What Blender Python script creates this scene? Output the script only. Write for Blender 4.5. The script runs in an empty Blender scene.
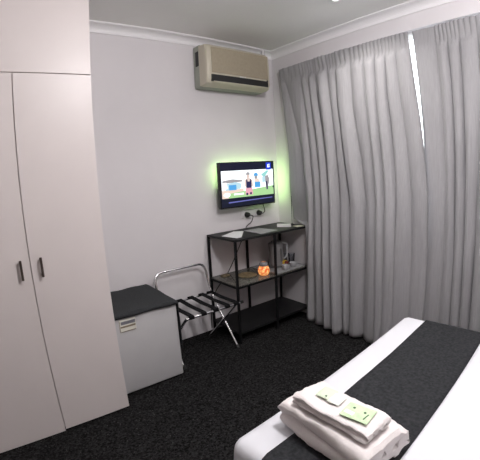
import bpy, bmesh, math, random
from mathutils import Vector, Matrix, noise
random.seed(7)
PI = math.pi
scene = bpy.context.scene
C = scene.collection

# ---------------------------------------------------------------- camera
def make_camera():
    cx, cy, cz = -2.433, -2.552, 1.368
    yaw, pit, rol = -0.6514, -0.1621, -0.05448
    f_px, b_px = 364.5, -1.985e-09          # lens: theta = r/f + b*r^3, r in pixels of a 480 px wide picture
    fw = Vector((-math.sin(yaw)*math.cos(pit), math.cos(yaw)*math.cos(pit), math.sin(pit)))
    rt = Vector((math.cos(yaw), math.sin(yaw), 0)); up = rt.cross(fw)
    r2 = rt*math.cos(rol)+up*math.sin(rol); u2 = up*math.cos(rol)-rt*math.sin(rol)
    cd = bpy.data.cameras.new('camera'); co = bpy.data.objects.new('camera', cd); C.objects.link(co)
    m = Matrix((r2, u2, -fw)).transposed().to_4x4(); m.translation = (cx, cy, cz)
    co.matrix_world = m
    cd.type = 'PANO'; cd.sensor_fit = 'HORIZONTAL'; cd.sensor_width = 36.0; cd.clip_start = .02
    s = 36.0/480
    y = cd
    y.panorama_type = 'FISHEYE_LENS_POLYNOMIAL'
    y.fisheye_fov = PI
    y.fisheye_polynomial_k0 = 0
    y.fisheye_polynomial_k1 = -1/(f_px*s)
    y.fisheye_polynomial_k2 = 0
    y.fisheye_polynomial_k3 = -b_px/s**3
    y.fisheye_polynomial_k4 = 0
    scene.camera = co
make_camera()

# ---------------------------------------------------------------- world, exposure
w = bpy.data.worlds.new('World'); scene.world = w; w.use_nodes = True
bg = w.node_tree.nodes['Background']; bg.inputs[0].default_value = (.92, .95, 1, 1); bg.inputs[1].default_value = 5
scene.view_settings.view_transform = 'Standard'; scene.view_settings.look = 'None'
scene.view_settings.exposure = 0.0; scene.view_settings.gamma = 1; scene.view_settings.use_curve_mapping = False
MAIN_W, SECOND_W, DOWN_W, LED_S = 52, 14, 6, 17.0

# ---------------------------------------------------------------- materials
def mat(name, col, rough=.5, metal=0, spec=.5, var=0, scale=30, bump=0, bscale=200, emit=None, es=0, trans=0, alpha=1):
    m = bpy.data.materials.new(name); m.use_nodes = True; nt = m.node_tree; N = nt.nodes; L = nt.links
    p = N['Principled BSDF']
    p.inputs['Base Color'].default_value = (*col, 1); p.inputs['Roughness'].default_value = rough
    p.inputs['Metallic'].default_value = metal; p.inputs['Specular IOR Level'].default_value = spec
    p.inputs['Transmission Weight'].default_value = trans; p.inputs['Alpha'].default_value = alpha
    tc = N.new('ShaderNodeTexCoord')
    if var:
        n = N.new('ShaderNodeTexNoise'); n.inputs['Scale'].default_value = scale; n.inputs['Detail'].default_value = 4
        L.new(tc.outputs['Object'], n.inputs['Vector'])
        r = N.new('ShaderNodeValToRGB'); r.color_ramp.elements[0].position = .3; r.color_ramp.elements[1].position = .7
        r.color_ramp.elements[0].color = (*[c*(1-var) for c in col], 1); r.color_ramp.elements[1].color = (*[min(1, c*(1+var)) for c in col], 1)
        L.new(n.outputs['Fac'], r.inputs['Fac']); L.new(r.outputs['Color'], p.inputs['Base Color'])
    if bump:
        n = N.new('ShaderNodeTexNoise'); n.inputs['Scale'].default_value = bscale; n.inputs['Detail'].default_value = 3
        L.new(tc.outputs['Object'], n.inputs['Vector'])
        b = N.new('ShaderNodeBump'); b.inputs['Strength'].default_value = bump; b.inputs['Distance'].default_value = .002
        L.new(n.outputs['Fac'], b.inputs['Height']); L.new(b.outputs['Normal'], p.inputs['Normal'])
    if emit:
        p.inputs['Emission Color'].default_value = (*emit, 1); p.inputs['Emission Strength'].default_value = es
    return m

M = {}
M['wall'] = mat('painted_plaster', (.72, .69, .71), .75, var=.02, scale=4, bump=.15, bscale=60)
M['low_bounce'] = mat('low_bounce_wall', (.36, .33, .31), .7)  # added dark tone for the two unseen walls, to cut bounced light
M['ceiling'] = mat('ceiling_paint', (.88, .875, .86), .8, var=.02, scale=3)
M['trim'] = mat('cornice_paint', (.88, .865, .88), .6)
M['laminate'] = mat('wardrobe_laminate', (.68, .62, .61), .38, spec=.4, var=.015, scale=5)
M['darkmetal'] = mat('bronze_metal', (.10, .075, .065), .35, metal=.7)
M['dark'] = mat('dark_gap', (.02, .02, .02), .8)
M['fridge'] = mat('fridge_enamel', (.53, .52, .53), .4, var=.02, scale=8)
M['seal'] = mat('rubber_seal', (.05, .05, .05), .7)
M['grey_print'] = mat('grey_print', (.19, .19, .22), .5)
M['brown_print'] = mat('brown_print', (.24, .19, .12), .5)
M['badge'] = mat('badge_plate', (.75, .73, .66), .4)
M['charcoal'] = mat('charcoal_cloth', (.040, .042, .045), .95, spec=.1, var=.25, scale=120, bump=.5, bscale=500)
M['runner'] = mat('charcoal_runner', (.030, .031, .034), .95, spec=.1, var=.35, scale=90, bump=.6, bscale=400)
M['sheet'] = mat('white_bedspread', (.70, .705, .75), .8, spec=.2, bump=.2, bscale=300)
M['towel'] = mat('terry_towel', (.80, .75, .745), .95, spec=.1, var=.03, scale=150, bump=.9, bscale=350)
M['chrome'] = mat('chrome', (.75, .75, .76), .16, metal=1)
M['strap'] = mat('black_webbing', (.008, .008, .009), .9, spec=.1)
M['rubber'] = mat('black_rubber', (.015, .015, .015), .7)
M['blackmetal'] = mat('black_powder_coat', (.006, .006, .007), .6, spec=.2)
M['blackshelf'] = mat('black_laminate_shelf', (.010, .010, .011), .5, spec=.25)
M['paper'] = mat('white_paper', (.70, .71, .72), .6)
M['greypaper'] = mat('grey_paper', (.30, .30, .31), .45, var=.15, scale=25)
M['cream'] = mat('cream_card', (.55, .54, .42), .6)
M['plastic'] = mat('white_plastic', (.72, .71, .72), .4)
M['kettle'] = mat('pale_kettle_plastic', (.22, .215, .22), .35)
M['kettledark'] = mat('grey_kettle_window', (.10, .10, .10), .3)
M['yellow'] = mat('yellow_sachet', (.65, .42, .05), .5)
M['red'] = mat('red_brown_sachet', (.16, .03, .02), .5)
M['tan'] = mat('tan_patterned', (.20, .155, .085), .6, var=.45, scale=60)
M['acbeige'] = mat('aged_beige_plastic', (.56, .52, .42), .45)
M['acpanel'] = mat('beige_intake_panel', (.37, .32, .235), .55, var=.05, scale=60)
M['acback'] = mat('grey_green_backing', (.33, .35, .30), .55)
M['acblack'] = mat('outlet_black', (.012, .013, .013), .5)
M['tvblack'] = mat('tv_plastic', (.008, .008, .009), .25)
M['base_white'] = mat('mattress_ticking', (.6, .6, .6), .9)
M['wood'] = mat('dark_wood_board', (.10, .06, .04), .5, var=.2, scale=8)
M['led'] = mat('green_led', (.3, .6, .3), .5, emit=(.60, 1, .36), es=LED_S)
M['lens'] = mat('lamp_lens', (.9, .9, .9), .5, emit=(1, .97, .93), es=14)
M['cup'] = mat('cup_china', (.40, .40, .42), .3)
M['alum'] = mat('window_aluminium', (.7, .7, .7), .4, metal=.3)
def emis(n, c, s=1.0):
    return mat(n, (0, 0, 0), .3, emit=c, es=s)

def glass_mat(name, tint, rough=.03, mix=.85):
    m = bpy.data.materials.new(name); m.use_nodes = True; nt = m.node_tree; N = nt.nodes; L = nt.links
    N.remove(N['Principled BSDF']); out = N['Material Output']
    t = N.new('ShaderNodeBsdfTransparent'); t.inputs[0].default_value = (*tint, 1)
    g = N.new('ShaderNodeBsdfGlossy'); g.inputs['Roughness'].default_value = rough; g.inputs['Color'].default_value = (.9, .9, .9, 1)
    f = N.new('ShaderNodeFresnel'); f.inputs[0].default_value = 1.5
    mx = N.new('ShaderNodeMixShader')
    L.new(f.outputs[0], mx.inputs[0]); L.new(t.outputs[0], mx.inputs[1]); L.new(g.outputs[0], mx.inputs[2]); L.new(mx.outputs[0], out.inputs[0])
    return m
M['glass'] = glass_mat('window_glass', (.97, .98, .97))
M['shelfglass'] = glass_mat('smoked_shelf_glass', (.60, .62, .60), .08)
def add_flat_reflection(m, col, f):
    N = m.node_tree.nodes; L = m.node_tree.links; out = N['Material Output']; src = out.inputs[0].links[0].from_socket
    d = N.new('ShaderNodeBsdfDiffuse'); d.inputs[0].default_value = (*col, 1); mx = N.new('ShaderNodeMixShader'); mx.inputs[0].default_value = f
    L.new(src, mx.inputs[1]); L.new(d.outputs[0], mx.inputs[2]); L.new(mx.outputs[0], out.inputs[0])
add_flat_reflection(M['shelfglass'], (.28, .27, .24), .35)  # diffuse grey-brown painted in, standing for the wall reflected in the glass
M['clearglass'] = glass_mat('tumbler_glass', (.85, .86, .88))
M['clearfilm'] = glass_mat('clear_wrapper', (.90, .93, .88), .2)

def fabric_mat(name, col, tr):
    m = bpy.data.materials.new(name); m.use_nodes = True; nt = m.node_tree; N = nt.nodes; L = nt.links
    p = N['Principled BSDF']; out = N['Material Output']
    tc = N.new('ShaderNodeTexCoord'); mp = N.new('ShaderNodeMapping'); mp.inputs['Scale'].default_value = (60, 60, 4)
    n = N.new('ShaderNodeTexNoise'); n.inputs['Scale'].default_value = 3; n.inputs['Detail'].default_value = 5
    L.new(tc.outputs['Object'], mp.inputs[0]); L.new(mp.outputs[0], n.inputs['Vector'])
    r = N.new('ShaderNodeValToRGB'); r.color_ramp.elements[0].position = .3; r.color_ramp.elements[1].position = .75
    r.color_ramp.elements[0].color = (*[c*.93 for c in col], 1); r.color_ramp.elements[1].color = (*[c*1.05 for c in col], 1)
    L.new(n.outputs['Fac'], r.inputs['Fac']); L.new(r.outputs['Color'], p.inputs['Base Color'])
    p.inputs['Roughness'].default_value = .6; p.inputs['Specular IOR Level'].default_value = .25
    p.inputs['Sheen Weight'].default_value = .15
    mp2 = N.new('ShaderNodeMapping'); mp2.inputs['Scale'].default_value = (26, 26, 1.6); L.new(tc.outputs['Object'], mp2.inputs[0])
    n2 = N.new('ShaderNodeTexNoise'); n2.inputs['Scale'].default_value = 1; n2.inputs['Detail'].default_value = 3; L.new(mp2.outputs[0], n2.inputs['Vector'])
    bp = N.new('ShaderNodeBump'); bp.inputs['Strength'].default_value = .55; bp.inputs['Distance'].default_value = .02
    L.new(n2.outputs['Fac'], bp.inputs['Height']); L.new(bp.outputs['Normal'], p.inputs['Normal'])
    t = N.new('ShaderNodeBsdfTranslucent'); L.new(r.outputs['Color'], t.inputs[0])
    mx = N.new('ShaderNodeMixShader'); mx.inputs[0].default_value = tr
    L.new(p.outputs[0], mx.inputs[1]); L.new(t.outputs[0], mx.inputs[2]); L.new(mx.outputs[0], out.inputs[0])
    return m
M['curtain'] = fabric_mat('grey_curtain_fabric', (.395, .387, .402), .17)

def carpet_mat():
    m = bpy.data.materials.new('speckled_carpet'); m.use_nodes = True; nt = m.node_tree; N = nt.nodes; L = nt.links
    p = N['Principled BSDF']; p.inputs['Roughness'].default_value = 1; p.inputs['Specular IOR Level'].default_value = .05
    tc = N.new('ShaderNodeTexCoord')
    n = N.new('ShaderNodeTexNoise'); n.inputs['Scale'].default_value = 85; n.inputs['Detail'].default_value = 6; n.inputs['Roughness'].default_value = .7
    v = N.new('ShaderNodeTexVoronoi'); v.inputs['Scale'].default_value = 75
    L.new(tc.outputs['Object'], n.inputs['Vector']); L.new(tc.outputs['Object'], v.inputs['Vector'])
    r = N.new('ShaderNodeValToRGB'); e = r.color_ramp.elements
    e[0].position = .42; e[0].color = (.004, .004, .004, 1); e[1].position = .66; e[1].color = (.036, .035, .036, 1)
    L.new(n.outputs['Fac'], r.inputs['Fac'])
    r2 = N.new('ShaderNodeValToRGB'); e = r2.color_ramp.elements
    e[0].position = .10; e[0].color = (.085, .08, .08, 1); e[1].position = .26; e[1].color = (0, 0, 0, 1)
    L.new(v.outputs['Distance'], r2.inputs['Fac'])
    v2 = N.new('ShaderNodeTexNoise'); v2.inputs['Scale'].default_value = 40; L.new(tc.outputs['Object'], v2.inputs['Vector'])
    r3 = N.new('ShaderNodeValToRGB'); r3.color_ramp.elements[0].position = .5; r3.color_ramp.elements[1].position = .65
    L.new(v2.outputs['Fac'], r3.inputs['Fac'])
    mul = N.new('ShaderNodeMix'); mul.data_type = 'RGBA'; mul.blend_type = 'MULTIPLY'; mul.inputs[0].default_value = 1
    L.new(r2.outputs[0], mul.inputs[6]); L.new(r3.outputs[0], mul.inputs[7])
    ad = N.new('ShaderNodeMix'); ad.data_type = 'RGBA'; ad.blend_type = 'ADD'; ad.inputs[0].default_value = 1
    L.new(r.outputs[0], ad.inputs[6]); L.new(mul.outputs[2], ad.inputs[7]); L.new(ad.outputs[2], p.inputs['Base Color'])
    b = N.new('ShaderNodeBump'); b.inputs['Strength'].default_value = .6; b.inputs['Distance'].default_value = .004
    L.new(n.outputs['Fac'], b.inputs['Height']); L.new(b.outputs['Normal'], p.inputs['Normal'])
    return m
M['carpet'] = carpet_mat()

# ---------------------------------------------------------------- geometry helpers
def box(bm, lo, hi, bev=0, seg=2, mi=0):
    vs = [bm.verts.new((x, y, z)) for x in (lo[0], hi[0]) for y in (lo[1], hi[1]) for z in (lo[2], hi[2])]
    fs = [bm.faces.new([vs[i] for i in q]) for q in ((0, 1, 3, 2), (4, 6, 7, 5), (0, 4, 5, 1), (2, 3, 7, 6), (0, 2, 6, 4), (1, 5, 7, 3))]
    for f in fs: f.material_index = mi
    if bev:
        es = list({e for f in fs for e in f.edges})
        bmesh.ops.bevel(bm, geom=es, offset=bev, segments=seg, affect='EDGES', profile=.5)
def bx(lo, hi, bev=0, seg=2):
    bm = bmesh.new(); box(bm, lo, hi, bev, seg); return bm
def smooth_path(pts, n=6):
    pts = [Vector(p) for p in pts]; out = []
    for i in range(len(pts)-1):
        p0 = pts[max(i-1, 0)]; p1 = pts[i]; p2 = pts[i+1]; p3 = pts[min(i+2, len(pts)-1)]
        for k in range(n):
            t = k/n
            out.append(.5*((2*p1)+(p2-p0)*t+(2*p0-5*p1+4*p2-p3)*t*t+(3*p1-p0-3*p2+p3)*t**3))
    out.append(pts[-1]); return out
def fillet(pts, r, n=5):
    pts = [Vector(p) for p in pts]; out = [pts[0]]
    for i in range(1, len(pts)-1):
        a = (pts[i-1]-pts[i]); b = (pts[i+1]-pts[i]); rr = min(r, a.length*.45, b.length*.45)
        a = pts[i]+a.normalized()*rr; b = pts[i]+b.normalized()*rr
        for k in range(n+1):
            t = k/n; out.append(a*(1-t)**2+pts[i]*2*t*(1-t)+b*t*t)
    out.append(pts[-1]); return out
def tube(bm, pts, r, seg=10, caps=True):
    pts = [Vector(p) for p in pts]; rings = []
    d = (pts[1]-pts[0]).normalized(); u = d.orthogonal().normalized()
    for i, p in enumerate(pts):
        if i: 
            nd = (pts[min(i+1, len(pts)-1)]-pts[i-1]).normalized()
        else: nd = d
        u = (u-nd*u.dot(nd)).normalized(); v = nd.cross(u)
        rr = r[i] if isinstance(r, (list, tuple)) else r
        rings.append([bm.verts.new(p+(u*math.cos(a)+v*math.sin(a))*rr) for a in [2*PI*k/seg for k in range(seg)]])
    for a, b in zip(rings, rings[1:]):
        for k in range(seg): bm.faces.new((a[k], a[(k+1) % seg], b[(k+1) % seg], b[k]))
    if caps: bm.faces.new(rings[0][::-1]); bm.faces.new(rings[-1])
def lathe(bm, c, prof, seg=24, mi=0):
    """prof: (radius, z) from the bottom to the top"""
    rings = []
    for r, z in prof:
        if r < 1e-6: rings.append([bm.verts.new((c[0], c[1], c[2]+z))])
        else: rings.append([bm.verts.new((c[0]+r*math.cos(2*PI*k/seg), c[1]+r*math.sin(2*PI*k/seg), c[2]+z)) for k in range(seg)])
    for a, b in zip(rings, rings[1:]):
        for k in range(seg):
            k2 = (k+1) % seg
            if len(a) == 1 and len(b) == 1: continue
            if len(a) == 1: f = bm.faces.new((a[0], b[k2], b[k]))
            elif len(b) == 1: f = bm.faces.new((a[k], a[k2], b[0]))
            else: f = bm.faces.new((a[k], a[k2], b[k2], b[k]))
            f.material_index = mi
def prism(bm, poly, a, b, axis='x'):
    def P(u, v, t):
        return {'x': (t, u, v), 'y': (u, t, v), 'z': (u, v, t)}[axis]
    A = [bm.verts.new(P(u, v, a)) for u, v in poly]; B = [bm.verts.new(P(u, v, b)) for u, v in poly]
    n = len(poly)
    for i in range(n): bm.faces.new((A[i], A[(i+1) % n], B[(i+1) % n], B[i]))
    bm.faces.new(A[::-1]); bm.faces.new(B)
def poly(bm, pts, mi=0):
    f = bm.faces.new([bm.verts.new(p) for p in pts]); f.material_index = mi

ORG = {}
def obj(name, bm, m, parent=None, smooth=False, origin=None, keep=False):
    if parent is not None: o0 = ORG[parent]
    elif origin is not None: o0 = Vector(origin)
    else:
        xs = [v.co for v in bm.verts]
        lo = Vector([min(v[i] for v in xs) for i in range(3)]); hi = Vector([max(v[i] for v in xs) for i in range(3)])
        o0 = Vector(((lo.x+hi.x)/2, (lo.y+hi.y)/2, lo.z))
    if not keep: bmesh.ops.recalc_face_normals(bm, faces=bm.faces)
    bmesh.ops.translate(bm, verts=bm.verts, vec=-o0)
    me = bpy.data.meshes.new(name); bm.to_mesh(me); bm.free()
    for x in (m if isinstance(m, (list, tuple)) else [m]): me.materials.append(x)
    if smooth:
        for p in me.polygons: p.use_smooth = True
        me.set_sharp_from_angle(angle=math.radians(40))
    o = bpy.data.objects.new(name, me); C.objects.link(o)
    if parent is not None: o.parent = parent
    else: o.location = o0
    ORG[o] = o0
    return o
def thing(name, label, cat, loc, group=None):
    o = bpy.data.objects.new(name, None); C.objects.link(o); o.location = loc; o.empty_display_size = .05
    ORG[o] = Vector(loc); return tag(o, label, cat, group)
def tag(o, label, cat, group=None):
    o['label'] = label; o['category'] = cat
    if group: o['group'] = group
    return o
def struct(name, bm, m, parent=None, smooth=False):
    o = obj(name, bm, m, parent, smooth)
    if parent is None: o['kind'] = 'structure'
    return o
def copy_tree(o, parent=None):
    c = o.copy(); C.objects.link(c)
    if parent is not None: c.parent = parent
    for ch in list(o.children): copy_tree(ch, c)
    return c

# ---------------------------------------------------------------- the room
XL, YB, H = -3.35, -4.05, 2.474
struct('floor', bx((XL-.1, YB-.1, -.1), (.2, .1, 0)), M['carpet'])
struct('ceiling', bx((XL-.1, YB-.1, H), (.2, .1, H+.1)), M['ceiling'])
struct('wall_back', bx((XL-.1, 0, 0), (0, .1, H)), M['wall'])
struct('wall_left', bx((XL-.1, YB, 0), (XL, 0, H)), M['low_bounce'])
struct('wall_front', bx((XL-.1, YB-.1, 0), (.2, YB, H)), M['low_bounce'])
WY0, WY1, WZ0, WZ1 = -2.75, -.62, .85, 2.30
b = bmesh.new()
box(b, (0, YB, 0), (.2, WY0, H)); box(b, (0, WY1, 0), (.2, .1, H)); box(b, (0, WY0, 0), (.2, WY1, WZ0)); box(b, (0, WY0, WZ1), (.2, WY1, H))
struct('wall_right', b, M['wall'])
# cornice with a cove and two steps
def cornice(pu, pv):
    k1, k2 = .073, .062
    pts = [(0, H), (k1, H), (k1, H-.008), (k1-.008, H-.010)]
    for k in range(7):
        a = k/6*PI/2; pts.append((k1-.010-(k1-.020)*math.sin(a), H-.012-(k2-.024)*(1-math.cos(a))))
    pts += [(.010, H-k2+.008), (.008, H-k2), (0, H-k2)]
    return pts
bm = bmesh.new(); prism(bm, [(-u, v) for u, v in cornice(0, 0)], -1.88, 0, 'x'); struct('trim_1', bm, M['trim'])
bm = bmesh.new(); prism(bm, [(-u, v) for u, v in cornice(0, 0)], YB, 0, 'y'); struct('trim_2', bm, M['trim'])
bm = bmesh.new(); prism(bm, [(XL+u, v) for u, v in cornice(0, 0)], YB, -.64, 'y'); struct('trim_3', bm, M['trim'])
bm = bmesh.new(); prism(bm, [(YB+u, v) for u, v in cornice(0, 0)], XL, 0, 'x'); struct('trim_4', bm, M['trim'])
# window behind the curtains
b = bmesh.new(); t = .05
box(b, (.06, WY0, WZ0), (.12, WY1, WZ0+t)); box(b, (.06, WY0, WZ1-.02), (.12, WY1, WZ1))
for y in (WY0, (WY0+WY1)/2-t/2, WY1-t): box(b, (.06, y, WZ0+t), (.12, y+t, WZ1-.02))
wn = struct('window_1', b, M['alum'])
g = obj('window_glass', bx((.085, WY0+t, WZ0+t), (.091, WY1-t, WZ1-.02)), M['glass'], wn)

# ---------------------------------------------------------------- wardrobe
WF, WR, WT = -.628, -1.886, 1.922
t = thing('wardrobe', 'tall off-white built-in wardrobe beside the fridge, reaching the ceiling', 'wardrobe', ((XL+WR)/2, WF/2, 0))
b = bmesh.new()
box(b, (WR-.022, WF+.021, .012), (WR, 0, H)); box(b, (XL, WF+.021, .10), (WR-.024, 0, H)); box(b, (XL, WF+.05, 0), (WR-.024, WF+.07, .1))
obj('body', b, M['laminate'], t)
obj('overhead_panel', bx((XL, WF, WT+.004), (WR, WF+.018, H-.001), .001, 1), M['laminate'], t)
G = -2.281
doors = [(G+.002, WR, .016, G+.052), (G-.378, G-.002, .006, G-.048), (XL+.31, G-.382, .006, G-.44)]
for x0, x1, z0, hx in doors:
    d = obj('door', bx((x0, WF, z0), (x1, WF+.018, WT), .001, 1), M['laminate'], t)
    hb = bmesh.new()
    box(hb, (hx-.006, WF-.030, .918), (hx+.006, WF-.021, 1.018), .002)
    for z in (.926, 1.002): box(hb, (hx-.004, WF-.023, z), (hx+.004, WF+.001, z+.008))
    h = obj('handle', hb, M['darkmetal'], d); h['label'] = 'dark bronze bar handle'

# ---------------------------------------------------------------- fridge and its cloth
FX0, FX1, FY, FZ = -1.868, -1.426, -.498, .553
t = thing('bar_fridge', 'small white bar fridge beside the wardrobe, under a dark cloth', 'fridge', ((FX0+FX1)/2, -.27, 0))
b = bmesh.new(); box(b, (FX0, FY+.052, .018), (FX1, -.05, FZ), .006)
obj('body', b, M['fridge'], t, True)
for x in (FX0+.05, FX1-.05):
    for y in (FY+.09, -.09):
        fb = bmesh.new(); lathe(fb, (x, y, 0), [(0, 0), (.015, 0), (.015, .018), (0, .018)], 12); obj('foot', fb, M['rubber'], t)
d = obj('door', bx((FX0, FY, .014), (FX1, FY+.042, FZ-.006), .008, 3), M['fridge'], t, True)
obj('door_seal', bx((FX0+.006, FY+.042, .02), (FX1-.006, FY+.052, FZ-.01)), M['seal'], t)
b = bmesh.new()
box(b, (-1.826, FY-.004, .449), (-1.718, FY+.001, .525), .001, 1, 0)
n0 = len(b.faces)
box(b, (-1.815, FY-.0055, .494), (-1.722, FY-.0035, .514), 0, 1, 1)
box(b, (-1.820, FY-.0055, .474), (-1.722, FY-.0035, .484), 0, 1, 2)
box(b, (-1.826, FY-.0055, .447), (-1.823, FY-.0035, .525), 0, 1, 2)
box(b, (-1.820, FY-.0055, .447), (-1.722, FY-.0035, .450), 0, 1, 2)
o = obj('badge', b, [M['badge'], M['grey_print'], M['brown_print']], d); o['label'] = 'badge with a dark grey bar over a brown bar'
# cloth: covers the top, small front overhang, hangs down the right side
b = bmesh.new(); NU, NV = 34, 28
x_a, x_b, y_a, y_b = FX0+.003, FX1, FY, -.03
grid = []
for i in range(NU+1):
    row = []
    s = i/NU*((x_b-x_a)+.33)          # along x, then down the side
    for j in range(NV+1):
        q = -.030 + j/NV*((y_b-y_a)+.030)   # negative: front overhang
        r = .012; top = FZ+.006
        y = y_a+max(q, 0)-(.010 if q < 0 else .010*max(0, 1-q/.02)); dz = 0
        if q < 0: dz = -q*(.8+.05*math.sin(s*19))
        ss = s-(x_b-x_a)
        if ss <= 0: x = x_a+s; dzx = 0
        else:
            x = x_b+.007+.004*math.sin(q*22)*min(1, ss/.1)+.008*ss; dzx = ss*(.86+.12*math.sin(q*7+1))
        wr = .003*math.sin(x*31+y*17)+.004*noise.noise(Vector((x*9, y*9, 1)))
        z = top+.004-dz-dzx+(wr if ss < 0 and q > 0 else 0)
        if i == 0: pass
        row.append(b.verts.new((x, y+(.002*math.sin(s*30)), z)))
    grid.append(row)
for i in range(NU):
    for j in range(NV): b.faces.new((grid[i][j], grid[i+1][j], grid[i+1][j+1], grid[i][j+1]))
o = obj('table_cloth', b, M['charcoal'], None, True)
md = o.modifiers.new('s', 'SOLIDIFY'); md.thickness = .005; md.offset = 1
tag(o, 'charcoal cloth draped over the top of the white bar fridge', 'cloth')

# ---------------------------------------------------------------- luggage rack
t = thing('luggage_rack', 'folding chrome luggage rack with black webbing straps, beside the fridge', 'luggage rack', (-1.165, -.3, 0))
xa, xb = -1.383, -.925
hoop = fillet([(xa, -.425, .010), (xa, -.13, .415), (xa+.005, -.07, .64), (xb-.005, -.07, .64), (xb, -.13, .415), (xb+.03, -.425, .010)], .07, 6)
b = bmesh.new(); tube(b, hoop, .0095, 10); tube(b, [(xa, -.145, .405), (xb, -.145, .405)], .009, 8)
obj('hoop_frame', b, M['chrome'], t, True)
xi, xj = xa+.02, xb-.016
fr = fillet([(xi, -.10, .010), (xi, -.50, .405), (xj, -.50, .405), (xj, -.10, .010)], .03, 5)
b = bmesh.new(); tube(b, fr, .0095, 10); tube(b, [(xi-.005, -.50, .405), (xj+.03, -.50, .405)], .0095, 10)
obj('seat_frame', b, M['chrome'], t, True)
for x in (xa+.004, xb+.03):
    b = bmesh.new(); tube(b, [(x, -.435, 0), (x, -.415, .022)], .013, 10); obj('rubber_foot', b, M['rubber'], t)
for x in (xi, xj):
    b = bmesh.new(); tube(b, [(x, -.09, 0), (x, -.11, .022)], .013, 10); obj('rubber_foot', b, M['rubber'], t)
b = bmesh.new(); tube(b, [(xb+.03, -.50, .405), (xb+.045, -.50, .405)], .012, 10); obj('end_cap', b, M['rubber'], t)
for x in (xa+.004, xb-.004):
    b = bmesh.new(); tube(b, [(x-.008, -.30, .2065), (x+.018, -.30, .2065)], .008, 10); obj('pivot', b, M['rubber'], t)
for k, x in enumerate((-1.325, -1.225, -1.125, -1.025, -.945)):
    b = bmesh.new(); w_ = .0205; th = .003
    path = [(-.5125, .398), (-.512, .414), (-.500, .4185), (-.32, .413), (-.145, .4185), (-.133, .414), (-.1325, .398)]
    a = []
    for y, z in path:
        a.append([b.verts.new((x-w_, y, z)), b.verts.new((x+w_, y, z)), b.verts.new((x+w_, y, z+th)), b.verts.new((x-w_, y, z+th))])
    for p, q in zip(a, a[1:]):
        for i in range(4): b.faces.new((p[i], p[(i+1) % 4], q[(i+1) % 4], q[i]))
    b.faces.new(a[0]); b.faces.new(a[-1][::-1])
    obj('strap', b, M['strap'], t)

# ---------------------------------------------------------------- shelf unit
SX0, SX1, SXM, SY0, SY1, ST, SM, SB = -.838, -.024, -.432, -.390, -.020, .855, .482, .100
t = thing('shelf_unit', 'black metal shelf unit with a smoked glass middle shelf below the television', 'shelf', ((SX0+SX1)/2, (SY0+SY1)/2, 0))
L_ = .009
for x in (SX0, SXM, SX1):
    for y in (SY0, SY1):
        obj('leg', bx((x-L_, y-L_, 0), (x+L_, y+L_, ST-.018), .001, 1), M['blackmetal'], t)
def rails(z, h=.016):
    b = bmesh.new()
    for y in (SY0, SY1): box(b, (SX0+L_, y-L_+.001, z-h), (SX1-L_, y+L_-.001, z))
    for x in (SX0, SX1): box(b, (x-L_+.001, SY0-L_+.001, z-h), (x+L_-.001, SY1+L_-.001, z))
    return b
o = obj('top_shelf', bx((SX0-L_, SY0-L_, ST-.018), (SX1+L_, SY1+L_, ST), .002, 1), M['blackshelf'], t)
rl = obj('middle_rail', rails(SM), M['blackmetal'], t)
o = obj('glass_shelf', bx((SX0-.005, SY0-.005, SM), (SX1+.005, SY1+.005, SM+.005)), M['shelfglass'], t); o['label'] = 'smoked glass middle shelf'
o = obj('bottom_shelf', bx((SX0-.006, SY0-.006, SB-.02), (SX1+.006, SY1+.006, SB), .001, 1), M['blackshelf'], t)
GZ = SM+.0055

# ---------------------------------------------------------------- television
TX0, TX1, TZ0, TZ1, TF = -.745, -.137, 1.058, 1.443, -.100
t = thing('television', 'black flat screen television on the wall above the shelf unit', 'television', ((TX0+TX1)/2, 0, TZ0))
b = bmesh.new(); box(b, (TX0, TF, TZ0), (TX1, TF+.035, TZ1), .004, 2); box(b, (TX0+.012, TF+.033, TZ0+.008), (TX1-.17, TF+.062, TZ0+.17), .006); box(b, (TX0+.08, TF+.033, TZ0+.04), (TX1-.08, TF+.055, TZ1-.09), .006)
obj('casing', b, M['tvblack'], t, True)
b = bmesh.new(); box(b, (-.52, TF+.05, 1.16), (-.36, TF+.062, 1.32)); box(b, (-.47, TF+.06, 1.2), (-.41, -.012, 1.28)); box(b, (-.50, -.014, 1.15), (-.38, 0, 1.33))
obj('wall_bracket', b, M['blackmetal'], t)
b = bmesh.new(); yl = TF+.0355
box(b, (TX0+.030, yl+.006, TZ0+.19), (TX0+.038, yl+.012, TZ1-.03)); box(b, (TX0+.036, yl+.006, TZ1-.038), (TX1-.036, yl+.012, TZ1-.030)); box(b, (TX1-.030, yl, TZ0+.06), (TX1-.020, yl+.030, TZ1-.03))
o = obj('light_strip', b, M['led'], t); o['label'] = 'glowing green light strip around the rear edge'
sm = [emis('screen_bar', (.010, .012, .03)), emis('screen_white', (.88, .94, .95), 1.5), emis('screen_blue', (.10, .42, .85)), emis('screen_green', (.45, .75, .35)),
      emis('screen_navy', (.03, .03, .10)), emis('screen_pink', (.90, .45, .55)), emis('screen_skin', (.85, .68, .62)), emis('screen_grey', (.40, .38, .40)),
      emis('screen_pale_blue', (.55, .80, .90)), emis('screen_ticker', (.16, .17, .50)), emis('screen_logo', (.02, .06, .75)), emis('screen_peach', (.95, .75, .65)),
      emis('screen_teal', (.35, .75, .72))]
b = bmesh.new()
sx0, sx1, sz0, sz1 = TX0+.008, TX1-.008, TZ0+.012, TZ1-.008
LAY = [0]
def sp(pts, mi):
    LAY[0] += 1; y = TF-.0006-LAY[0]*.00006
    poly(b, [(sx0+(sx1-sx0)*u, y, sz1-(sz1-sz0)*v) for u, v in pts], mi)
def sr(u0, v0, u1, v1, mi): sp([(u0, v0), (u1, v0), (u1, v1), (u0, v1)], mi)
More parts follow.
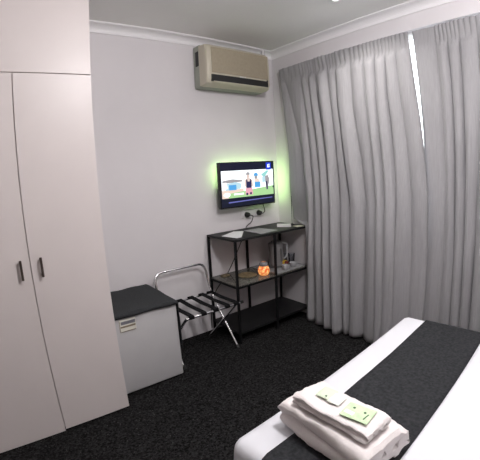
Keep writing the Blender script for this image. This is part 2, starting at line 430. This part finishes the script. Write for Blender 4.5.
def se(u, v, a, c, mi, n=14): sp([(u+a*math.cos(2*PI*k/n), v+c*math.sin(2*PI*k/n)) for k in range(n)], mi)
sr(0, 0, 1, 1, 0); sr(.015, .175, .985, .80, 1)
sp([(.015, .62), (.40, .60), (.40, .80), (.015, .80)], 11)
sp([(.13, .70), (.985, .58), (.985, .80), (.13, .80)], 3)
sp([(.03, .40), (.20, .37), (.38, .40), (.38, .44), (.03, .46)], 7); sp([(.10, .47), (.25, .44), (.34, .47), (.34, .60), (.08, .62)], 8)
sr(.14, .50, .27, .62, 2); sr(.28, .48, .36, .58, 8); sp([(.015, .44), (.10, .44), (.12, .58), (.015, .60)], 1)
se(.10, .72, .06, .05, 1); sr(.22, .70, .40, .74, 1)
se(.49, .27, .035, .045, 7); se(.49, .33, .028, .045, 6)
sp([(.43, .40), (.47, .37), (.52, .37), (.57, .42), (.58, .56), (.54, .58), (.44, .58), (.42, .54)], 6)
sp([(.45, .42), (.47, .38), (.48, .45), (.52, .45), (.53, .38), (.55, .42), (.55, .60), (.45, .60)], 4)
sp([(.44, .60), (.56, .60), (.57, .76), (.43, .76)], 5); se(.46, .74, .02, .03, 4); se(.53, .73, .02, .03, 4)
se(.64, .30, .040, .050, 2); se(.64, .36, .03, .04, 7); sp([(.61, .40), (.69, .39), (.72, .52), (.61, .54)], 11); sr(.61, .47, .72, .60, 2)
sp([(.74, .30), (.86, .20), (.90, .22), (.80, .38)], 12); sp([(.76, .36), (.84, .34), (.83, .48), (.76, .50)], 8)
sp([(.82, .34), (.88, .32), (.91, .44), (.86, .66), (.83, .66)], 7); sp([(.83, .48), (.86, .46), (.87, .66), (.845, .68)], 4); se(.93, .45, .03, .10, 1); se(.94, .64, .035, .05, 3); se(.975, .62, .012, .02, 4)
sp([(.12, .885), (.95, .865), (.95, .885), (.12, .915)], 9)
sr(.845, .015, .945, .19, 10); sp([(.875, .06), (.92, .05), (.92, .13), (.875, .14)], 1); sp([(.89, .06), (.92, .09), (.89, .10)], 10)
o = obj('screen', b, sm, t, keep=False); o['label'] = 'lit screen showing a figure in a dark top with blue boxes and green ground'

# wall socket with two plugs
t = thing('power_outlet', 'white double power outlet on the wall just below the television', 'outlet', (-.345, 0, .95))
b = bmesh.new(); box(b, (-.462, -.010, .945), (-.235, 0, 1.020), .003)
for x in (-.425, -.28): box(b, (x-.006, -.014, 1.000), (x+.006, -.009, 1.012))
obj('cover_plate', b, M['plastic'], t, True)
def plug(x, z):
    b = bmesh.new(); tube(b, [(x, -.010, z), (x, -.020, z), (x, -.045, z), (x+.004, -.055, z-.004)], [.024, .024, .019, .008], 14); return b
def cable(name, pts, label, r=.0035, m='rubber'):
    bm = bmesh.new(); tube(bm, smooth_path(pts, 6), r, 8); return tag(obj(name, bm, M[m], None, True), label, 'cable')
c1 = thing('power_cable', 'black plug and cable hanging from the left socket down behind the shelf', 'cable', (-.41, -.03, .3))
obj('plug', plug(-.413, .974), M['rubber'], c1, True)
b = bmesh.new(); tube(b, smooth_path([(-.409, -.055, .970), (-.385, -.058, .965), (-.372, -.05, .945), (-.385, -.033, .90), (-.42, -.006, .86), (-.49, -.006, .73), (-.64, -.006, .50), (-.79, -.006, .35), (-.85, -.006, .20), (-.86, -.006, .02)], 6), .0038, 8)
obj('cord', b, M['rubber'], c1, True)
c2 = thing('power_cable', 'black plug in the right socket with its cord curving up behind the television', 'cable', (-.27, -.03, .98))
obj('plug', plug(-.272, .976), M['rubber'], c2, True)
b = bmesh.new(); tube(b, smooth_path([(-.268, -.055, .972), (-.25, -.055, .974), (-.228, -.05, .99), (-.222, -.032, 1.03), (-.24, -.030, 1.09)], 6), .0038, 8)
obj('cord', b, M['rubber'], c2, True)

# ---------------------------------------------------------------- air conditioner
AX0, AX1, AZ0, AZ1 = -.872, -.222, 2.052, 2.385
t = thing('air_conditioner', 'aged beige split air conditioner mounted high on the wall under the cornice', 'air conditioner', ((AX0+AX1)/2, 0, AZ0))
b = bmesh.new(); box(b, (AX0+.002, -.095, AZ0-.004), (AX1-.002, 0, AZ1+.010), .012)
obj('rear_casing', b, M['acback'], t, True)
prof = [(-.09, AZ0), (-.165, AZ0+.002), (-.190, AZ0+.012), (-.202, AZ0+.045), (-.206, AZ0+.16), (-.204, AZ0+.27), (-.195, AZ0+.305), (-.170, AZ0+.326), (-.09, AZ1)]
def ac_shell():
    bm = bmesh.new(); n = len(prof); secs = []
    for x, k in ((AX0, .035), (AX0+.006, .015), (AX0+.02, .002), (AX0+.035, 0), (AX1-.035, 0), (AX1-.02, .002), (AX1-.006, .015), (AX1, .035)):
        cz = (AZ0+AZ1)/2
        secs.append([bm.verts.new((x, -.09+(y+.09)*(1-k*3.2), cz+(z-cz)*(1-k*.8))) for y, z in prof])
    for a, c in zip(secs, secs[1:]):
        for i in range(n-1): bm.faces.new((a[i], a[i+1], c[i+1], c[i]))
        bm.faces.new((a[-1], a[0], c[0], c[-1]))
    bm.faces.new(secs[0]); bm.faces.new(secs[-1][::-1]); return bm
obj('front_casing', ac_shell(), M['acbeige'], t, True)
b = bmesh.new(); x0, x1 = AX0+.04, AX1-.028; z0, z1 = AZ0+.092, AZ0+.298
box(b, (x0, -.2095, z0), (x1, -.20, z1), .004)
k = z0+.012
while k < z1-.01: box(b, (x0+.006, -.2108, k), (x1-.006, -.2085, k+.0035)); k += .0105
o = obj('intake_panel', b, M['acpanel'], t); o['label'] = 'darker beige slatted intake panel'
b = bmesh.new(); box(b, (AX0+.035, -.2095, AZ0+.024), (AX1-.032, -.19, AZ0+.078), .003); o = obj('air_outlet', b, M['acblack'], t); o['label'] = 'black air outlet slot'
b = bmesh.new(); prism(b, [(-.196, AZ0+.014), (-.214, AZ0+.024), (-.216, AZ0+.020), (-.198, AZ0+.008)], AX0+.05, AX1-.03, 'x'); obj('louvre', b, M['acbeige'], t)
b = bmesh.new(); box(b, (AX0-.002, -.082, AZ0+.17), (AX0+.006, -.040, AZ0+.29), .002)
o = obj('side_vent', b, M['acblack'], t)
b = bmesh.new(); box(b, (AX1-.045, -.209, AZ0+.078), (AX1-.030, -.203, AZ0+.087)); obj('indicator', b, M['acblack'], t)
b = bmesh.new(); box(b, (-.56, -.2085, AZ0+.080), (-.52, -.203, AZ0+.087), .001, 1); box(b, (-.51, -.2085, AZ0+.080), (-.50, -.203, AZ0+.087), .001, 1); obj('maker_badge', b, M['plastic'], t)
b = bmesh.new(); tube(b, smooth_path([(-.225, -.05, 2.36), (-.19, -.055, 2.375), (-.165, -.06, 2.40), (-.16, -.062, H)], 5), .014, 10)
o = tag(obj('conduit', b, M['plastic'], None, True), 'short white pipe rising from the air conditioner into the ceiling corner', 'pipe')

# ---------------------------------------------------------------- curtains
def interp(tab, z):
    tab = sorted(tab)
    if z <= tab[0][0]: return tab[0][1]
    for (a, u), (b_, v) in zip(tab, tab[1:]):
        if z <= b_: return u+(v-u)*(z-a)/(b_-a)
    return tab[-1][1]
CT = 2.268
def smst(a, b_, x):
    x = max(0, min(1, (x-a)/(b_-a))); return x*x*(3-2*x)
def curtain(name, folds, amps, label, base_fn, hem=.012, extra=None):
    """folds: list of tables (z, y) of the valleys between folds; each fold swells towards the room"""
    bm = bmesh.new(); NS, NZ = 12, 72; rows = []
    zs = sorted([CT+(hem-CT)*(r/NZ)**1.5 for r in range(NZ+1)]+(extra or []), reverse=True); NZ = len(zs)-1
    for r, z in enumerate(zs):
        tt = r/NZ
        row = []
        for i in range(len(folds)-1):
            ya, yb = interp(folds[i], z), interp(folds[i+1], z)
            A = amps[i]
            if isinstance(A, tuple): A = A[1]+(A[0]-A[1])*smst(.5, 1.6, z)
            for s in range(NS if i < len(folds)-2 else NS+1):
                q = s/NS
                sk = q**(.75+.5*((i*37) % 10)/10)
                y = ya+(yb-ya)*q
                pinch = smst(CT-.10, CT-.17, z)
                grow = .45+.55*smst(2.1, .5, z)
                f = (math.sin(PI*sk))**.6
                f += .05*math.sin(2*PI*q*2+i)*smst(2.1, 1.4, z)*math.sin(PI*q)
                # header: triple pleat, flat between
                head = .15*abs(math.sin(PI*q*3))**.6*(1-.5*smst(CT, CT-.1, z))
                A2 = A*((1-pinch)*head+pinch*f*grow)
                wv = .010*noise.noise(Vector((y*6, z*2.2, i*.37)))+.004*noise.noise(Vector((y*20, z*6, 3)))
                x = base_fn(y, z)-A2+wv
                zz = z
                if r == NZ: zz = hem+.006*math.sin(i*2.1+q*2)+.006
                row.append(bm.verts.new((x, y, zz)))
        rows.append(row)
    for a, c in zip(rows, rows[1:]):
        for i in range(len(a)-1): bm.faces.new((a[i], a[i+1], c[i+1], c[i]))
    o = obj(name, bm, M['curtain'], None, True)
    for p in o.data.polygons: p.use_smooth = True
    md = o.modifiers.new('s', 'SOLIDIFY'); md.thickness = .003
    tag(o, label, 'curtain', None)
    return o
Fl = [
 [(2.27, -.165), (1.9, -.205), (1.53, -.215), (1.08, -.210), (.90, -.215), (.868, -.418), (0, -.418)],
 [(2.27, -.20), (1.96, -.29), (1.70, -.35), (1.45, -.40), (1.05, -.455), (.9, -.465), (0, -.445)],
 [(2.27, -.40), (1.89, -.465), (1.1, -.53), (0, -.545)],
 [(2.27, -.50), (1.88, -.54), (1.1, -.63), (0, -.675)],
 [(2.27, -.58), (1.87, -.62), (1.1, -.735), (0, -.795)],
 [(2.27, -.70), (1.85, -.74), (1.1, -.80), (0, -.87)],
 [(2.27, -.79), (1.84, -.81), (1.1, -.91), (0, -.93)],
 [(2.27, -.93), (1.82, -.94), (1.1, -1.04), (0, -1.05)],
 [(2.27, -1.05), (1.81, -1.06), (1.1, -1.13), (0, -1.17)],
 [(2.27, -1.15), (1.79, -1.15), (1.1, -1.22), (0, -1.25)],
 [(2.27, -1.24), (1.85, -1.24), (1.1, -1.31), (0, -1.33)],
 [(2.27, -1.32), (1.90, -1.33), (1.1, -1.42), (0, -1.44)],
 [(2.27, -1.418), (1.99, -1.44), (1.57, -1.487), (1.14, -1.53), (0, -1.55)],
]
def base_l(y, z):
    k = smst(1.9, 1.3, z)*smst(-.46, -.40, y)*smst(.865, .90, z)       # the first stretch hangs behind the shelf unit, against the wall
    return -.075*(1-k)-(.024+.03*smst(.95, 1.2, z))*k-(.03*smst(1.5, .3, z)*(1-smst(-.46, -.40, y)))-.075*smst(1.7, .5, z)*math.exp(-((y+1.27)/.13)**2)
curtain('curtain', Fl, [(.035, .006), .05, .05, (.075, .09), (.11, .12), .05, (.12, .07), (.055, .03), (.09, .03), (.09, .015), (.06, .012), (.06, .02)], 'left grey floor-length curtain hanging beside the shelf unit and television', base_l, extra=[.905, .895, .884, .874, .866])
Fr = [
 [(2.27, -1.442), (1.92, -1.462), (1.57, -1.48), (1.1, -1.50), (0, -1.50)],
 [(2.27, -1.59), (1.89, -1.61), (1.14, -1.64), (0, -1.64)],
 [(2.27, -1.67), (1.88, -1.69), (1.14, -1.70), (0, -1.73)],
 [(2.27, -1.75), (1.87, -1.76), (1.14, -1.77), (0, -1.80)],
 [(2.27, -1.86), (1.86, -1.87), (1.15, -1.84), (0, -1.86)],
 [(2.27, -1.97), (0, -1.95)], [(2.27, -2.08), (0, -2.06)], [(2.27, -2.18), (0, -2.19)], [(2.27, -2.30), (0, -2.28)], [(2.27, -2.42), (0, -2.41)],
 [(2.27, -2.53), (0, -2.52)], [(2.27, -2.65), (0, -2.63)], [(2.27, -2.78), (0, -2.76)], [(2.27, -2.9), (0, -2.9)],
]
curtain('curtain', Fr, [.015, (.07, .03), (.06, .03), (.08, .05), .06, .06, .06, .05, .06, .06, .05, .06, .06], 'right grey curtain, past the narrow bright gap, hanging beside the far end of the bed', lambda y, z: -.045-.02*smst(1.5, .3, z))
b = bmesh.new(); box(b, (-.030, -2.95, CT-.012), (-.012, -.10, CT-.002))
for y in (-.2, -1.0, -2.0, -2.8): box(b, (-.014, y-.01, CT-.010), (0, y+.01, CT-.004))
tag(obj('curtain_track', b, M['plastic']), 'white curtain track along the top of the curtains', 'curtain track')

# ---------------------------------------------------------------- bed
BO = Vector((-.650, -1.672)); BR = .077; BW, BL, BZ = 1.274, 2.0, .552
def bw(a, b_):   # bed-local to world; a runs along the foot edge, b towards the head
    return (BO.x-a*math.cos(BR)+b_*math.sin(BR), BO.y-a*math.sin(BR)-b_*math.cos(BR))
def oriented_box(bm, a0, a1, b0, b1, z0, z1, bev=0):
    n = len(bm.verts); box(bm, (a0, b0, z0), (a1, b1, z1), bev)
    bm.verts.ensure_lookup_table()
    for v in list(bm.verts)[n:]:
        x, y = bw(v.co.x, v.co.y); v.co.x = x; v.co.y = y
bc = bw(BW/2, BL/2)
t = thing('bed', 'double bed with white bedspread at the lower right, in front of the curtains', 'bed', (bc[0], bc[1], 0))
b = bmesh.new(); oriented_box(b, .05, BW-.05, .05, BL, .10, .30, .01); obj('base', b, M['charcoal'], t)
b = bmesh.new(); oriented_box(b, .035, BW-.035, .035, BL, .30, BZ-.012, .04); obj('mattress', b, M['base_white'], t, True)
for a in (.12, BW-.12):
    for bb in (.14, BL-.12):
        b = bmesh.new(); p = bw(a, bb); lathe(b, (p[0], p[1], 0), [(0, 0), (.022, 0), (.028, .10), (0, .10)], 14); obj('leg', b, M['wood'], t, True)
b = bmesh.new(); oriented_box(b, 0, BW, BL+.002, BL+.05, .15, 1.05, .008); obj('headboard', b, M['wood'], t)
def drape(a, b_, lift, r=.035):
    """map flat cloth coordinates to the surface of the made bed"""
    ca, cb = min(max(a, r), BW-r), min(max(b_, r), 99)
    oa, ob = a-ca, b_-cb; d = math.hypot(oa, ob)
    if d < 1e-9:
        x, y = bw(a, b_)
        return Vector((x, y, BZ+lift+.004*noise.noise(Vector((a*3, b_*3, 0)))+.0015*noise.noise(Vector((a*11, b_*11, 4)))))
    q = d/r; R = r+lift
    if q < PI/2: h = R*math.sin(q); dz = R*(1-math.cos(q))
    else:
        e = d-r*PI/2; h = R+.05*e; dz = R+e
        h += min(1, e/.25)*(.008*math.sin(a*23+1)+.010*math.sin(b_*21)+.006*noise.noise(Vector((a*9, b_*9, 2)))) + min(1, e/.2)*.012
    na, nb = ca+oa/d*h, cb+ob/d*h
    x, y = bw(na, nb)
    return Vector((x, y, BZ+lift-dz))
def cloth(name, a0, a1, b0, b1, na, nb, lift, m, th):
    bm = bmesh.new(); g = [[bm.verts.new(drape(a0+(a1-a0)*i/na, b0+(b1-b0)*j/nb, lift)) for j in range(nb+1)] for i in range(na+1)]
    for i in range(na):
        for j in range(nb): bm.faces.new((g[i][j], g[i+1][j], g[i+1][j+1], g[i][j+1]))
    o = obj(name, bm, m, None, True)
    for p in o.data.polygons: p.use_smooth = True
    md = o.modifiers.new('s', 'SOLIDIFY'); md.thickness = th; md.offset = 0
    return o
hang = .46
tag(cloth('bedspread', -hang, BW+hang, -hang, BL-.01, 130, 120, .002, M['sheet'], .004), 'white bedspread covering the bed and hanging over its edges', 'bedspread')
tag(cloth('bed_runner', -.40, BW+.40, .131, .440, 130, 16, .009, M['runner'], .005), 'charcoal bed runner laid across the foot of the white bed', 'bed runner')

# ---------------------------------------------------------------- towels
def folded_towel(cx, cy, ang, W, L, z0, layers, th, seed, label, group=None, skew=0):
    """serpentine-folded sheet: profile in (x, z), swept along y; rounded folds at both sides"""
    pts = []   # centre line of the folded sheet, from the bottom layer up
    hw = W/2; rr = th/2
    for k in range(layers):
        z = z0+rr+k*th*.98
        inset = .010*(k)*skew
        xs = [-hw+rr+inset, -hw*.5, 0, hw*.5, hw-rr-inset*.3]
        if k % 2: xs = xs[::-1]
        for x in xs: pts.append(Vector((x, 0, z)))
        if k < layers-1:
            s = 1 if xs[-1] > 0 else -1
            pts.append(Vector((xs[-1]+s*rr*.9, 0, z+rr)))
    path = smooth_path(pts, 5)
    hth = th*.5
    left, right = [], []
    for i, p in enumerate(path):
        d = (path[min(i+1, len(path)-1)]-path[max(i-1, 0)]).normalized(); n = Vector((-d.z, 0, d.x))
        e = min(1, (min(i, len(path)-1-i)+.6)/3)**.5
        left.append(p+n*hth*.96*e); right.append(p-n*hth*.96*e)
    loop = left+right[::-1]
    bm = bmesh.new(); NY = 30; rings = []
    zt = z0+layers*th
    for j in range(NY+1):
        q = j/NY; y = -L/2+L*q
        e = min(1, (min(q, 1-q)*L+.004)/.014)**.5
        ring = []
        for p in loop:
            v = Vector((p.x, y, p.z))
            nn = noise.noise(Vector((p.x*14+seed, y*14, p.z*14)))*.0045+noise.noise(Vector((p.x*45+seed, y*45, p.z*45)))*.0028
            up = (p.z-z0)/(zt-z0)
            mid = z0+(round((p.z-z0)/th-.5)+.5)*th
            v.z = mid+(p.z-mid)*e if e < 1 else p.z
            v.z += nn*up*1.3 - .004*up*(abs(y)/(L/2))**6
            v.x += nn*1.1+.004*math.sin(y*18+seed+p.z*60)
            v.y += nn*.9*(1 if q in (0, 1) else .3)+.003*math.sin(p.z*90+seed)*(abs(y)/(L/2))
            c, s = math.cos(ang), math.sin(ang)
            ring.append(bm.verts.new((cx+v.x*c-v.y*s, cy+v.x*s+v.y*c, max(v.z, z0))))
        rings.append(ring)
    n = len(loop)
    for a, c in zip(rings, rings[1:]):
        for i in range(n): bm.faces.new((a[i], a[(i+1) % n], c[(i+1) % n], c[i]))
    # end caps built across the thickness of the sheet
    m = len(path)
    for ring in (rings[0], rings[-1]):
        for i in range(m-1):
            bm.faces.new((ring[i], ring[i+1], ring[2*m-2-i], ring[2*m-1-i]))
    o = obj('bath_towel' if W > .2 else 'hand_towel', bm, M['towel'], None, True)
    for p in o.data.polygons: p.use_smooth = True
    return tag(o, label, 'towel', group)
TZ = BZ+.0175
folded_towel(-1.697, -2.005, -.085, .217, .340, TZ, 2, .050, 1, 'large folded white bath towel lying on the bed over the charcoal runner')
folded_towel(-1.712, -2.016, -.02, .114, .268, TZ+.105, 2, .018, 5, 'smaller folded white hand towel on top of the larger bath towel')
PZ = TZ+.105+.038
def packet(name, cx, cy, ang, W, L, h, m, parent=None):
    bm = bmesh.new(); n = 8
    def V(i, j, s):
        u, v = i/n*2-1, j/n*2-1
        z = h*(.18+.82*((1-u**4)*(1-v**4))**.5)*s
        x, y = u*W/2, v*L/2
        return bm.verts.new((cx+x*math.cos(ang)-y*math.sin(ang), cy+x*math.sin(ang)+y*math.cos(ang), PZ+h/2+z/2))
    T = [[V(i, j, 1) for j in range(n+1)] for i in range(n+1)]; B = [[V(i, j, -1) for j in range(n+1)] for i in range(n+1)]
    for i in range(n):
        for j in range(n):
            bm.faces.new((T[i][j], T[i+1][j], T[i+1][j+1], T[i][j+1])); bm.faces.new((B[i][j], B[i][j+1], B[i+1][j+1], B[i+1][j]))
    for i in range(n):
        bm.faces.new((T[i][0], B[i][0], B[i+1][0], T[i+1][0])); bm.faces.new((T[i][n], T[i+1][n], B[i+1][n], B[i][n]))
        bm.faces.new((T[0][i], T[0][i+1], B[0][i+1], B[0][i])); bm.faces.new((T[n][i], B[n][i], B[n][i+1], T[n][i+1]))
    return obj(name, bm, m, parent, True)
M['pgreen'] = mat('pale_green_print', (.66, .76, .58), .4)
M['pgreen2'] = mat('fresh_green_print', (.56, .75, .46), .4, var=.15, scale=60)
M['pwhite'] = mat('white_wrapper', (.80, .84, .76), .4)
M['pdot'] = mat('dark_green_print', (.05, .12, .05), .5)
t = thing('soap_packet', 'wrapped soap on the hand towel, pale green at one end, white at the other', 'soap', (-1.70, -1.965, PZ))
packet('wrapper', -1.694, -1.962, .1, .052, .046, .010, M['pgreen'], t)
packet('clear_wrapper', -1.698, -2.002, .1, .048, .040, .009, M['pwhite'], t)
b = bmesh.new(); box(b, (-1.714, -1.976, PZ+.0085), (-1.709, -1.971, PZ+.0105)); obj('print_mark', b, M['pdot'], t)
t = thing('tea_sachet', 'bright green and white square sachet with dark dots on the hand towel', 'sachet', (-1.715, -2.065, PZ))
s = packet('pouch', -1.708, -2.084, .15, .066, .082, .009, M['pgreen2'], t)
lz = PZ+.0092
for x, y in ((-1.702, -2.067), (-1.702, -2.102)):
    b = bmesh.new(); lathe(b, (x, y, lz-.001), [(0, 0), (.004, 0), (.004, .0016), (0, .0016)], 10); obj('printed_dot', b, M['pdot'], t)
b = bmesh.new(); box(b, (-1.728, -2.115, lz-.0015), (-1.702, -2.112, lz+.0002)); obj('print_line', b, M['pdot'], t)
b = bmesh.new(); box(b, (-1.734, -2.082, lz-.002), (-1.718, -2.052, lz-.0002), .0005, 1); obj('white_panel', b, M['pwhite'], t)

# ---------------------------------------------------------------- things on the shelf unit
def sheet(name, pts, z, th, m, label, cat):
    bm = bmesh.new(); prism(bm, pts, z, z+th, 'z'); return tag(obj(name, bm, m), label, cat)
TZs = ST+.0005
sheet('leaflet', [(-.815, -.185), (-.620, -.085), (-.560, -.145), (-.74, -.345), (-.79, -.35)], TZs, .003, M['paper'], 'white printed sheets at the left end of the top shelf', 'paper')
sheet('magazine', [(-.56, -.37), (-.36, -.35), (-.385, -.14), (-.55, -.135)], TZs, .005, M['greypaper'], 'dull grey magazine in the middle of the top shelf', 'magazine')
b = bmesh.new(); prism(b, [(-.245, -.225), (-.165, -.320), (-.100, -.250), (-.175, -.150)], TZs, TZs+.016, 'z')
t_ = obj('box', b, M['plastic']); tag(t_, 'small flat white box beside the thin antenna on the top shelf', 'box')
sheet('card', [(-.145, -.375), (-.065, -.385), (-.055, -.330), (-.125, -.300)], TZs, .003, M['cream'], 'pale yellow card at the right end of the top shelf', 'card')
t = thing('antenna', 'thin black antenna standing on the top shelf by the curtain', 'antenna', (-.085, -.245, TZs))
b = bmesh.new(); lathe(b, (-.085, -.255, TZs), [(0, 0), (.022, 0), (.022, .008), (.008, .016), (0, .018)], 18); obj('base', b, M['rubber'], t, True)
b = bmesh.new(); tube(b, [(-.085, -.255, TZs+.016), (-.083, -.253, 1.12)], .0022, 8); obj('rod', b, M['blackmetal'], t)
# candle jar
cx_, cy_ = -.487, -.300
t = thing('candle_holder', 'round amber glass candle holder, lit, on the glass shelf', 'candle holder', (cx_, cy_, GZ))
def jar_mat():
    m = bpy.data.materials.new('amber_mosaic_glass'); m.use_nodes = True; N = m.node_tree.nodes; L = m.node_tree.links
    p = N['Principled BSDF']; v = N.new('ShaderNodeTexVoronoi'); v.inputs['Scale'].default_value = 55
    tc = N.new('ShaderNodeTexCoord'); L.new(tc.outputs['Object'], v.inputs['Vector'])
    r = N.new('ShaderNodeValToRGB'); e = r.color_ramp.elements
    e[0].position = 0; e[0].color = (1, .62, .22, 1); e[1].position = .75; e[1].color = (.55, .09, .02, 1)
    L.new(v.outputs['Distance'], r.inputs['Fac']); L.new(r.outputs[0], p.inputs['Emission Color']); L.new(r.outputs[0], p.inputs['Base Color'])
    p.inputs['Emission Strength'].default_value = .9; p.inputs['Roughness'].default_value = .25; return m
M['jar'] = jar_mat()
b = bmesh.new(); lathe(b, (cx_, cy_, GZ), [(0, 0), (.030, 0), (.042, .010), (.050, .032), (.049, .052), (.042, .070), (.034, .078), (.032, .080), (.030, .078), (.041, .068), (.049, .050), (.050, .032), (.041, .013), (0, .006)], 28)
obj('bowl', b, M['jar'], t, True)
b = bmesh.new(); lathe(b, (cx_, cy_, GZ), [(.033, .080), (.037, .086), (.036, .100), (.028, .112), (.024, .114), (.027, .108), (.033, .098), (.033, .088), (.030, .080)], 24)
o = obj('rim', b, mat('grey_glass_rim', (.22, .22, .24), .2), t, True)
b = bmesh.new(); lathe(b, (cx_, cy_, GZ), [(0, .007), (.019, .007), (.019, .022), (0, .022)], 16); obj('candle', b, M['paper'], t)
b = bmesh.new(); lathe(b, (cx_, cy_, GZ), [(0, .024), (.005, .030), (.004, .038), (0, .048)], 10); obj('flame', b, emis('flame', (1, .65, .25), 12), b and t, True)
# tray
GT = GZ+.0045
M['tray'] = mat('grey_white_tray', (.30, .30, .31), .35, var=.2, scale=25)
b = bmesh.new(); box(b, (-.405, -.378, GZ), (-.045, -.055, GZ+.004), .001, 1)
box(b, (-.405, -.378, GZ+.003), (-.400, -.055, GZ+.010)); box(b, (-.050, -.378, GZ+.003), (-.045, -.055, GZ+.010)); box(b, (-.400, -.378, GZ+.003), (-.050, -.373, GZ+.010)); box(b, (-.400, -.060, GZ+.003), (-.050, -.055, GZ+.010))
tag(obj('tray', b, M['tray']), 'pale grey serving tray in the right bay of the glass shelf, under the kettle', 'tray')
# kettle
kx, ky = -.230, -.185
t = thing('kettle', 'pale plastic jug kettle standing behind the middle leg of the shelf unit', 'kettle', (kx, ky, GT))
b = bmesh.new(); lathe(b, (kx, ky, GT), [(0, 0), (.072, 0), (.074, .010), (.070, .018), (0, .018)], 28); obj('base', b, M['kettledark'], t, True)
b = bmesh.new(); lathe(b, (kx, ky, GT), [(0, .019), (.068, .019), (.070, .03), (.064, .13), (.058, .205), (.054, .22), (0, .22)], 28)
for v in b.verts:
    if v.co.z > GT+.19 and v.co.x < kx-.03: v.co.x -= .018
obj('body', b, M['kettle'], t, True)
b = bmesh.new(); lathe(b, (kx, ky, GT), [(0, .221), (.051, .221), (.044, .233), (.010, .238), (.010, .246), (0, .248)], 24); obj('lid', b, M['kettle'], t, True)
b = bmesh.new(); tube(b, fillet([(kx+.040, ky-.010, GT+.21), (kx+.108, ky-.030, GT+.205), (kx+.108, ky-.030, GT+.075), (kx+.055, ky-.012, GT+.05)], .03), .009, 10); obj('handle', b, M['cup'], t, True)
b = bmesh.new(); box(b, (kx-.010, ky-.069, GT+.05), (kx+.004, ky-.055, GT+.17), .002); obj('water_window', b, M['kettledark'], t)
# tray with cups, glasses, sachets
def cup(x, y, label, first=None):
    if first:
        c = copy_tree(first); c.location = (x, y, GT); c['label'] = label; return c
    c = thing('cup', label, 'cup', (x, y, GT), 'white cups on the glass shelf')
    b = bmesh.new(); lathe(b, (x, y, GT), [(0, 0), (.022, 0), (.026, .006), (.032, .022), (.034, .042), (.031, .042), (.028, .022), (.021, .010), (0, .009)], 22); obj('bowl', b, M['cup'], c, True)
    b = bmesh.new(); tube(b, fillet([(x+.032, y, GT+.036), (x+.050, y, GT+.035), (x+.048, y, GT+.015), (x+.028, y, GT+.013)], .012), .0035, 8); obj('handle', b, M['cup'], c, True)
    return c
c0 = cup(-.262, -.335, 'white cup nearest the middle leg, at the front of the glass shelf')
cup(-.150, -.318, 'white cup at the front of the glass shelf, nearer the curtain', c0)
def tumbler(x, y, label, first=None):
    if first:
        c = first.copy(); C.objects.link(c); c.location = (x, y, GT); c['label'] = label; return c
    b = bmesh.new(); lathe(b, (x, y, GT), [(0, 0), (.026, 0), (.032, .10), (.0295, .10), (.024, .006), (0, .006)], 22)
    return tag(obj('drinking_glass', b, M['clearglass'], None, True), label, 'glass', 'clear drinking glasses on the glass shelf')
g0 = tumbler(-.100, -.150, 'clear drinking glass at the back of the glass shelf, near the wall corner')
tumbler(-.090, -.240, 'clear drinking glass at the right end of the glass shelf, by the curtain', g0)
def sachet(x, y, ang, m, label, z=GT, s=1):
    bm = bmesh.new(); box(bm, (-.03*s, -.012, 0), (.03*s, .012, .055), .003)
    for v in bm.verts:
        X, Y = v.co.x, v.co.y; v.co = Vector((x+X*math.cos(ang)-Y*math.sin(ang), y+X*math.sin(ang)+Y*math.cos(ang), z+v.co.z))
    return tag(obj('sachet_box', bm, m), label, 'box')
sachet(-.195, -.252, .2, M['yellow'], 'small yellow sachet box in front of the kettle', s=.8)
sachet(-.203, -.288, .2, M['red'], 'small dark red sachet box in front of the yellow one', s=.5)
b = bmesh.new(); lathe(b, (-.600, -.215, GZ), [(0, 0), (.055, 0), (.082, .008), (.078, .011), (.052, .004), (0, .004)], 30)
tag(obj('dish', b, M['tan'], None, True), 'shallow tan patterned dish in the left bay of the glass shelf', 'dish')
b = bmesh.new(); box(b, (-.765, -.105, GZ), (-.70, -.055, GZ+.012), .003)
tag(obj('packet', b, M['tan']), 'small tan packet at the rear left of the glass shelf', 'packet')

# ---------------------------------------------------------------- ceiling lights
def downlight(x, y, label, W):
    t = thing('ceiling_light', label, 'ceiling light', (x, y, H-.012))
    b = bmesh.new(); lathe(b, (x, y, H), [(.030, -.001), (.048, -.001), (.048, -.006), (.040, -.012), (.032, -.012), (.030, -.006)], 28); obj('ring', b, M['plastic'], t, True)
    b = bmesh.new(); lathe(b, (x, y, H), [(0, -.008), (.030, -.008), (.030, -.003), (0, -.003)], 24); obj('lens', b, M['lens'], t)
    ld = bpy.data.lights.new('lamp', 'AREA'); ld.shape = 'DISK'; ld.size = .07; ld.energy = W; ld.color = (1, .96, .92); ld.spread = math.radians(130)
    lo = bpy.data.objects.new('lamp', ld); C.objects.link(lo); lo.parent = t; lo.location = (0, 0, -.004)
downlight(-.486, -1.150, 'small bright ceiling downlight at the top edge of the picture', DOWN_W)
def dome_light(x, y, drop, label, W, tint, soft):
    t = thing('ceiling_light', label, 'ceiling light', (x, y, H-drop))
    b = bmesh.new(); lathe(b, (x, y, H), [(0, -.025), (.15, -.025), (.17, -.02), (.17, 0), (0, 0)], 36); obj('base', b, M['plastic'], t, True)
    b = bmesh.new(); lathe(b, (x, y, H), [(0, -drop+.015), (.05, -drop+.02), (.11, -.055), (.14, -.026)], 36); obj('diffuser', b, M['lens'], t, True)
    ld = bpy.data.lights.new('lamp', 'POINT'); ld.shadow_soft_size = soft; ld.energy = W; ld.color = tint
    lo = bpy.data.objects.new('lamp', ld); C.objects.link(lo); lo.parent = t; lo.location = (0, 0, -soft)
dome_light(-1.55, -2.15, .10, 'round white ceiling light above the camera', MAIN_W, (1, .965, .975), .10)
dome_light(-.80, -2.75, .10, 'round white ceiling light above the bed', SECOND_W, (1, .95, .94), .10)
